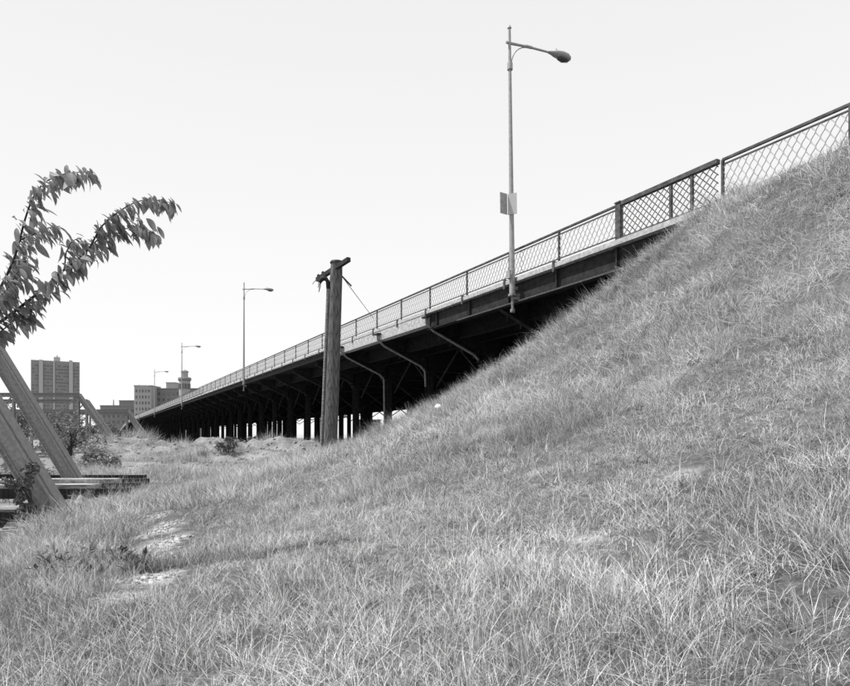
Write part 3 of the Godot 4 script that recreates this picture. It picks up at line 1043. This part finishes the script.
func leaf_shape(fold: float, droop: float) -> MB:
	var b := MB.new()
	var prev := []
	for k in 7:
		var s := k / 6.0
		var w := 0.17 * pow(sin(PI * pow(s, 0.88)), 0.8) if k < 6 else 0.0
		var c := Vector3(s, -droop * s * s, 0)
		var row := [c + Vector3(0, fold * w, -w), c, c + Vector3(0, fold * w, w)]
		if k > 0:
			for e in 2:
				b.quad(prev[e], prev[e + 1], row[e + 1], row[e], Vector3.UP, 1)
		prev = row
	return b

func make_hanging_tree() -> void:
	var root := Vector3(-6.6, land(-6.6, 6.4) - 0.2, -6.4)
	var t := thing("leafy_tree", "young tree beside the cut, its drooping leafy branches arching against the sky", "tree", Transform3D(Basis.IDENTITY, root))
	var r := RandomNumberGenerator.new()
	r.seed = 31
	var b := MB.new()
	var fork := sighted(-95, 395, 6.3) - root
	b.tube([Vector3.ZERO, Vector3(0.1, 1.0, 0), Vector3(0.2, 2.0, 0.05), fork, fork + Vector3(-0.2, 1.1, 0), fork + Vector3(-0.3, 2.2, -0.1)], [0.10, 0.085, 0.07, 0.055, 0.035, 0.012], 9)
	part(t, "trunk", b.mesh(M.bark))
	var kinds := [leaf_mesh(M.leaf, 0.35, 0.25), leaf_mesh(M.leaf_light, 0.2, 0.45), leaf_mesh(M.leaf, 0.7, 0.1), leaf_mesh(M.leaf_light, 0.9, 0.3), leaf_mesh(M.leaf, 0.4, 0.6)]
	var paths := [
		[[-95, 395], [-50, 340], [-8, 300], [14, 258], [24, 222], [34, 195], [48, 180], [68, 173], [92, 172]],
		[[-95, 395], [-45, 352], [0, 322], [38, 293], [66, 268], [88, 250], [100, 228], [118, 212], [142, 200], [172, 203]],
		[[88, 250], [104, 234], [124, 229], [142, 227], [155, 234]],
		[[64, 270], [66, 252], [72, 240], [82, 238]],
		[[20, 240], [34, 234], [48, 228], [60, 226]],
		[[-60, 350], [-20, 318], [6, 290], [20, 268], [30, 256]],
		[[-30, 345], [0, 332], [20, 315], [34, 306]],
	]
	var leaves := 0
	for i in paths.size():
		var rest := MB.new()
		var one_leaf := leaf_shape(0.45, 0.3)
		var pts := []
		for p in paths[i]:
			pts.append(sighted(p[0], p[1], 6.3 + 0.12 * sin(p[0] * 0.05 + i)) - root)
		var c := Curve3D.new()
		for k in pts.size():
			var tan_: Vector3 = (pts[mini(k + 1, pts.size() - 1)] - pts[maxi(k - 1, 0)]) / 6.0
			c.add_point(pts[k], -tan_, tan_)
		var line := []
		var n := int(c.get_baked_length() / 0.06) + 2
		var rad := []
		for k in n:
			line.append(c.sample_baked(c.get_baked_length() * k / (n - 1.0)))
			rad.append(lerpf(0.022 if i < 2 else 0.008, 0.003, float(k) / (n - 1.0)))
		b = MB.new()
		b.tube(line, rad, 6)
		var br := part(t, "branch", b.mesh(M.bark))
		var s := 0.05
		var flip := 1.0
		while s < c.get_baked_length():
			var p := c.sample_baked(s)
			var q := c.sample_baked(minf(s + 0.03, c.get_baked_length()))
			if s > c.get_baked_length() - 0.03:
				p = c.sample_baked(s - 0.03)
				q = c.sample_baked(s)
			var along := (q - p).normalized()
			# only the outer part of the limbs carries leaves
			if p.x + root.x > -4.55:
				var out := along.cross(Vector3.UP).normalized() * flip
				var dir := (out * r.randf_range(0.05, 0.55) + along * r.randf_range(0.0, 0.6) + Vector3.DOWN * r.randf_range(0.35, 1.0) + Vector3.RIGHT * r.randf_range(0.1, 0.5)).normalized()
				var up := (Vector3.UP + Vector3(r.randfn(), r.randfn(), r.randfn()) * 0.35)
				up = (up - dir * up.dot(dir)).normalized()
				var l := r.randf_range(0.11, 0.19)
				p += Vector3(r.randfn(), r.randfn() * 0.8, r.randfn()) * 0.042
				l *= 0.7 if r.randf() < 0.25 else 1.0
				var pose := Transform3D(Basis(dir * l, up * l, dir.cross(up) * l * r.randf_range(0.75, 1.25)), p)
				if leaves < 300:
					part(br, "leaf", kinds[leaves % kinds.size()], pose)
				else:
					for q2 in one_leaf.v.size():
						rest.v.append(pose * one_leaf.v[q2])
					rest.s.append_array(one_leaf.s)
				leaves += 1
			flip = -flip
			if s > 9.0:
				break
			s += r.randf_range(0.006, 0.013)
		if rest.v.size():
			part(br, "leaf_mass", rest.mesh(M.leaf)).set_meta("kind", "stuff")

# ---------------------------------------------------------------- far buildings
func window_row(t: Node3D, pane: Mesh, blind: Mesh, x0: float, x1: float, y: float, n: int) -> void:
	for i in n:
		part(t, "window", pane if rng.randf() < 0.72 else blind, Transform3D(Basis.IDENTITY, Vector3(lerpf(x0, x1, (i + 0.5) / n), y, 0.05)))

func pane_mesh(w: float, h: float, m: Material) -> Mesh:
	var b := MB.new()
	b.box(Vector3.ZERO, Vector3(w, h, 0.3))
	return b.mesh(m)

func make_town() -> void:
	# tower: dark slab with two pale service piers
	var F := 600.0
	var t := thing("tower_block", "tall grey tower block with two pale vertical piers and a rooftop mast", "building", Transform3D(Basis(Vector3.UP, 0.523) * Basis.from_scale(Vector3(0.88, 1, 1)), Vector3((55.5 - 425.0) / FOCAL * F, 0, -F)))
	var b := MB.new()
	var top := EYE + (438.0 - 361.0) / FOCAL * F
	b.box(Vector3(0, top * 0.5, -9), Vector3(45.0, top, 18))
	part(t, "wall", b.mesh(M.tower))
	for x in [-13.5, 14.2]:
		b = MB.new()
		b.box(Vector3(x, top * 0.5 + 0.2, 0.6), Vector3(3.6, top + 0.4, 1.6))
		part(t, "pier", b.mesh(M.tower_pier))
	b = MB.new()
	b.box(Vector3(-1.6, top * 0.5, 0.3), Vector3(1.6, top, 0.9))
	part(t, "rib", b.mesh(M.tower_pier))
	var pane := pane_mesh(1.9, 1.5, M.tower_glass)
	var blind := pane_mesh(1.9, 1.5, M.tower)
	for k in 22:
		var y := 4.0 + k * 3.1
		window_row(t, pane, blind, -22.0, -15.8, y, 2)
		window_row(t, pane, blind, -11.2, -2.8, y, 3)
		window_row(t, pane, blind, -0.4, 12.0, y, 5)
		window_row(t, pane, blind, 16.4, 22.0, y, 2)
	b = MB.new()
	b.box(Vector3(1.2, top + 2.0, -6), Vector3(6.0, 4.0, 6))
	b.tube([Vector3(1.2, top + 4, -6), Vector3(1.2, top + 6.4, -6)], [1.6, 0.2], 8)
	part(t, "penthouse", b.mesh(M.tower_pier))
	b = MB.new()
	b.box(Vector3(14.0, top + 0.8, -4), Vector3(3.0, 1.6, 4))
	part(t, "roof_vent", b.mesh(M.tower_pier))
	# lower blocks to the right of it
	block("wide low grey block with a thin roof mast, behind the far truss bridge", 100, 136, 406, 480.0, M.block_dark, 3, 0, 7)
	block("low stepped-up block above the roof of the wide grey one", 119, 136, 401, 520.0, M.block_dark, 0, 0, 3)
	block("pale brick warehouse block with a darker side wing, over the viaduct's end", 134, 151, 386, 450.0, M.block_light, 5, 1, 5)
	block("dark long wing beside the pale warehouse block", 150, 196, 389, 460.0, M.block_dark, 4, 0, 9)
	block("small square penthouse on the roof of the dark wing", 166, 175, 383, 470.0, M.block_light, 0, 0, 2)
	# cupola
	F = 430.0
	var k := F / FOCAL
	var c := thing("cupola", "round pale cupola with a dark cornice rising over the viaduct railing", "tower", Transform3D(Basis.IDENTITY, Vector3((184.5 - 425.0) * k, 0, -F)))
	var base_y := EYE
	b = MB.new()
	b.tube([Vector3(0, base_y, 0), Vector3(0, EYE + 57 * k, 0)], [5.4 * k], 14)
	part(c, "drum", b.mesh(M.block_light))
	b = MB.new()
	b.tube([Vector3(0, EYE + 57 * k, 0), Vector3(0, EYE + 58 * k, 0), Vector3(0, EYE + 60 * k, 0), Vector3(0, EYE + 60.5 * k, 0)], [5.8 * k, 6.4 * k, 6.4 * k, 5.6 * k], 14)
	part(c, "cornice", b.mesh(M.block_dark))
	b = MB.new()
	b.tube([Vector3(0, EYE + 60 * k, 0), Vector3(0, EYE + 66.5 * k, 0)], [3.4 * k, 3.3 * k], 12)
	part(c, "lantern", b.mesh(M.block_light))
	b = MB.new()
	b.tube([Vector3(0, EYE + 65.5 * k, 0), Vector3(0, EYE + 66.6 * k, 0), Vector3(0, EYE + 68.5 * k, 0)], [3.6 * k, 4.1 * k, 0.4 * k], 12)
	part(c, "roof", b.mesh(M.block_light))
	for i in 7:
		var a := PI * i / 6.0
		b = MB.new()
		b.box(Vector3(cos(a) * 5.35 * k, EYE + 51.5 * k, sin(a) * 5.35 * k), Vector3(1.2, 3.6, 0.5), Basis(Vector3.UP, PI * 0.5 - a))
		part(c, "window", b.mesh(M.window))
	# shed seen through the columns
	var s := thing("shed", "pale flat-roofed shed standing beyond the viaduct columns", "shed", Transform3D(Basis(Vector3.UP, 0.2), Vector3(-8.9, 0, -100.0)))
	b = MB.new()
	b.box(Vector3(0, 2.2, 0), Vector3(3.5, 4.4, 3.0))
	part(s, "wall", b.mesh(M.shed))
	b = MB.new()
	b.box(Vector3(0, 4.48, 0), Vector3(3.8, 0.16, 3.3))
	part(s, "roof", b.mesh(M.pale))
	b = MB.new()
	b.box(Vector3(0.6, 1.05, 1.52), Vector3(0.95, 2.1, 0.06))
	part(s, "door", b.mesh(M.block_dark))

func block(label: String, x0: float, x1: float, ytop: float, F: float, m: Material, floors: int, mast: int, across: int) -> void:
	var k := F / FOCAL
	var wide := (x1 - x0) * k
	var top := EYE + (438.0 - ytop) * k
	var t := thing("city_block", label, "building", Transform3D(Basis.IDENTITY, Vector3(((x0 + x1) * 0.5 - 425.0) * k, 0, -F)), "city blocks behind the viaduct")
	var b := MB.new()
	b.box(Vector3(0, top * 0.5, -8), Vector3(wide, top, 16))
	part(t, "wall", b.mesh(m))
	b = MB.new()
	b.box(Vector3(0, top + 0.3, -8), Vector3(wide + 0.6, 0.6, 16.6))
	part(t, "parapet", b.mesh(m))
	var pane := pane_mesh(wide / across * 0.4, 1.9, M.window)
	var blind := pane_mesh(wide / across * 0.4, 1.9, M.tower_glass)
	for f in floors:
		window_row(t, pane, blind, -wide * 0.46, wide * 0.46, top - 3.4 - f * 4.2, across)
	if label.contains("mast"):
		b = MB.new()
		b.tube([Vector3(-wide * 0.2, top, -4), Vector3(-wide * 0.2, top + 5.0, -4)], [0.45, 0.3], 6)
		part(t, "mast", b.mesh(M.block_dark))

# ---------------------------------------------------------------- small things
func make_small() -> void:
	# striped barricade leaning before the columns
	var F := 44.0
	var x := (253.5 - 425.0) / FOCAL * F
	var y := land(x, F)
	var t := thing("barricade", "small striped barricade board leaning among brush at the viaduct columns", "barricade", Transform3D(Basis(Vector3.UP, 0.3), Vector3(x, y, -F)))
	var b := MB.new()
	b.box(Vector3(0, 0.62, 0), Vector3(0.95, 0.55, 0.03), Basis(Vector3.BACK, 0.5))
	var board := part(t, "board", b.mesh(M.black))
	for i in 3:
		b = MB.new()
		var bs := Basis(Vector3.BACK, 0.5)
		b.prism(bs * Vector3(-0.34 + i * 0.3, 0, 0) + Vector3(0, 0.62, 0.018), bs.x, bs.y, PackedVector2Array([Vector2(-0.12, -0.27), Vector2(0.03, -0.27), Vector2(0.16, 0.27), Vector2(0.01, 0.27)]), 0.006)
		part(board, "stripe", b.mesh(M.white_paint))
	for s in [-1.0, 1.0]:
		b = MB.new()
		b.bar(Vector3(0.3 * s, -0.15, -0.05), Vector3(0.22 * s, 0.75, -0.05), 0.05, 0.05, Vector3.BACK)
		part(t, "leg", b.mesh(M.black))
	# scrap of paper caught in the grass on the slope
	b = MB.new()
	var rings := []
	var r := RandomNumberGenerator.new()
	r.seed = 5
	for i in 5:
		var ring := PackedVector3Array()
		for k in 8:
			var a := TAU * k / 8.0
			var rad := 0.075 * sin(PI * (0.12 + 0.76 * i / 4.0)) * r.randf_range(0.7, 1.25)
			ring.append(Vector3(cos(a) * rad, (i - 2) * 0.03 + r.randf_range(-0.015, 0.015), sin(a) * rad))
		rings.append(ring)
	b.loft(rings, -1)
	var pf := 14.6
	var pxx := (438.5 - 425.0) / FOCAL * pf
	var o := part(self, "paper_scrap", b.mesh(M.paper), Transform3D(Basis.IDENTITY, Vector3(pxx, land(pxx, pf) + 0.2, -pf)))
	tag(o, "crumpled white scrap of paper caught in the grass on the slope's edge", "litter")
	# brush and trees
	var brush := [[228.0, 37.5, 1.0, 0.75, "dark rounded bush on the spoil bank before the columns", 0.9], [258.0, 45.5, 1.3, 1.2, "dark brush around the striped barricade", 0.9],
		[97.0, 33.0, 0.8, 1.0, "dark scrub at the left foot of the spoil bank", 0.9], [112.0, 32.0, 0.6, 0.8, "small scrub beside the timbers below the spoil bank", 0.9],
		[31.0, 12.4, 1.7, 0.5, "dark ragged bush growing between the leaning end posts", 0.9]]
	for i in brush.size():
		var q: Array = brush[i]
		var bx: float = (q[0] - 425.0) / FOCAL * q[1]
		var by := land(bx, q[1])
		tree(Vector3(bx, by, -q[1]), q[2], q[3], q[4], 60 + i, 700, M.tree_leaf if i != 3 else M.bush_leaf, 0.06, "bush", "bush", "scrub below the viaduct")
	var trees := [[50.0, 40.0, 3.0, 2.6, "pale thin shrub in front of the tall tower", 0], [70.0, 36.0, 3.0, 2.4, "pale ragged shrub against the right edge of the tall tower", 0],
		[28.0, 44.0, 2.6, 2.6, "low pale shrub left of the tall tower's foot", 0],
		[92.0, 110.0, 6.5, 6.0, "dark round tree below the city blocks, beside the second bridge", 1], [108.0, 120.0, 6.0, 5.5, "dark round tree by the far end of the viaduct", 1],
		[78.0, 120.0, 5.5, 6.0, "dark round tree right of the tall tower's foot", 1], [40.0, 130.0, 6.0, 8.0, "dark broad tree below the tall tower", 1], [14.0, 130.0, 6.5, 8.0, "dark broad tree left of the tall tower", 1]]
	for i in trees.size():
		var q: Array = trees[i]
		var bx: float = (q[0] - 425.0) / FOCAL * q[1]
		tree(Vector3(bx, land(bx, q[1]), -q[1]), q[2], q[3], q[4], 90 + i, 1500, M.brush_leaf if q[5] == 0 else M.bush_leaf, 0.07 if q[5] == 0 else 0.28, "shrub" if q[5] == 0 else "tree", "shrub" if q[5] == 0 else "tree", "shrubs and trees before the town")
	# weeds
	var spots := [[21.6, 0.45, 0.9, "tall ragged weeds under the heavy railing post"], [20.6, 0.5, 0.8, "tall weeds under the diamond lattice railing"], [22.6, 1.0, 1.0, "arching weeds at the top edge of the grass slope"], [23.4, 1.7, 0.8, "small weeds on the slope edge below the fascia girder"]]
	for i in spots.size():
		var p := at_viaduct(spots[i][0], -spots[i][1])
		weeds(Vector3(p.x, land(p.x, p.y), -p.y), spots[i][2], 12, spots[i][3], 40 + i)
	weeds(Vector3(-3.55, land(-3.55, 7.1), -7.1), 0.34, 34, "dark leafy weed beside the bare pale path", 50)
	weeds(Vector3(-3.05, land(-3.05, 6.7), -6.7), 0.22, 16, "small dark weed between the two bare patches", 51)

# clods and pebbles on the bare soil
func make_pebbles() -> void:
	var b := MB.new()
	var r := RandomNumberGenerator.new()
	r.seed = 3
	var rings := []
	for i in 4:
		var ring := PackedVector3Array()
		for k in 7:
			var a := TAU * k / 7.0
			var rad := sin(PI * (0.15 + 0.7 * i / 3.0)) * r.randf_range(0.8, 1.15)
			ring.append(Vector3(cos(a) * rad, (i - 1.2) * 0.4, sin(a) * rad))
		rings.append(ring)
	b.loft(rings, -1)
	var poses := []
	for i in 60000:
		if poses.size() > 1400:
			break
		var wild := i % 3 == 0
		var x := r.randf_range(-5.2, 4.2) if not wild else r.randf_range(-22.0, -6.0)
		var F := r.randf_range(4.8, 12.0) if not wild else r.randf_range(30.0, 46.0)
		if not wild and bare(x, F) < 0.25:
			continue
		if wild and r.randf() > 0.06:
			continue
		var sz := r.randf_range(0.006, 0.022) if not wild else r.randf_range(0.03, 0.13)
		poses.append(Transform3D(Basis.from_euler(Vector3(r.randf(), r.randf() * TAU, r.randf())).scaled(Vector3.ONE * sz), Vector3(x, land(x, F) + sz * 0.2, -F)))
	var mm := MultiMesh.new()
	mm.transform_format = MultiMesh.TRANSFORM_3D
	mm.mesh = b.mesh(M.rock)
	mm.instance_count = poses.size()
	for i in poses.size():
		mm.set_instance_transform(i, poses[i])
	var o := MultiMeshInstance3D.new()
	o.multimesh = mm
	put(self, o, "pebbles")
	o.set_meta("kind", "stuff")
	tag(o, "pale pebbles and clods strewn on the bare soil", "pebbles")

func _ready() -> void:
	var cam := Camera3D.new()
	cam.projection = Camera3D.PROJECTION_FRUSTUM
	cam.near = 0.1
	cam.far = 9000.0
	cam.size = 686.0 / FOCAL * cam.near
	cam.frustum_offset = Vector2(0.0, 95.0 / FOCAL * cam.near)
	cam.position = Vector3(0, EYE, 0)
	cam.name = "camera"
	add_child(cam)
	cam.current = true
	var we := WorldEnvironment.new()
	var env := Environment.new()
	var sky := Sky.new()
	var sm := ProceduralSkyMaterial.new()
	sm.sky_top_color = grey(0.74)
	sm.sky_horizon_color = grey(0.97)
	sm.sky_curve = 0.42
	sm.ground_bottom_color = grey(0.2)
	sm.ground_horizon_color = grey(0.5)
	sm.sun_angle_max = 3.0
	sky.sky_material = sm
	env.background_mode = Environment.BG_SKY
	env.sky = sky
	env.tonemap_mode = Environment.TONE_MAPPER_LINEAR
	env.tonemap_exposure = 1.08
	env.sdfgi_enabled = true
	env.ssao_enabled = true
	env.ssil_enabled = true
	we.environment = env
	we.name = "environment"
	add_child(we)
	var sun := DirectionalLight3D.new()
	sun.light_energy = 1.5
	sun.light_color = Color(1, 1, 1)
	sun.light_angular_distance = 0.6
	sun.shadow_enabled = true
	sun.name = "sun"
	var to_sun := Vector3(-0.49, 0.868, 0.06)
	sun.look_at_from_position(to_sun * 50.0, Vector3.ZERO, Vector3.FORWARD)
	add_child(sun)
	rng.seed = 1
	rough_noise.seed = 4
	rough_noise.frequency = 0.05
	rough_noise.fractal_octaves = 3
	fine_noise.seed = 9
	fine_noise.frequency = 0.1
	materials()
	make_ground()
	make_viaduct()
	make_town()
	make_lamps()
	make_pole()
	make_left_side()
	make_hanging_tree()
	make_small()
	make_pebbles()
	make_grass()
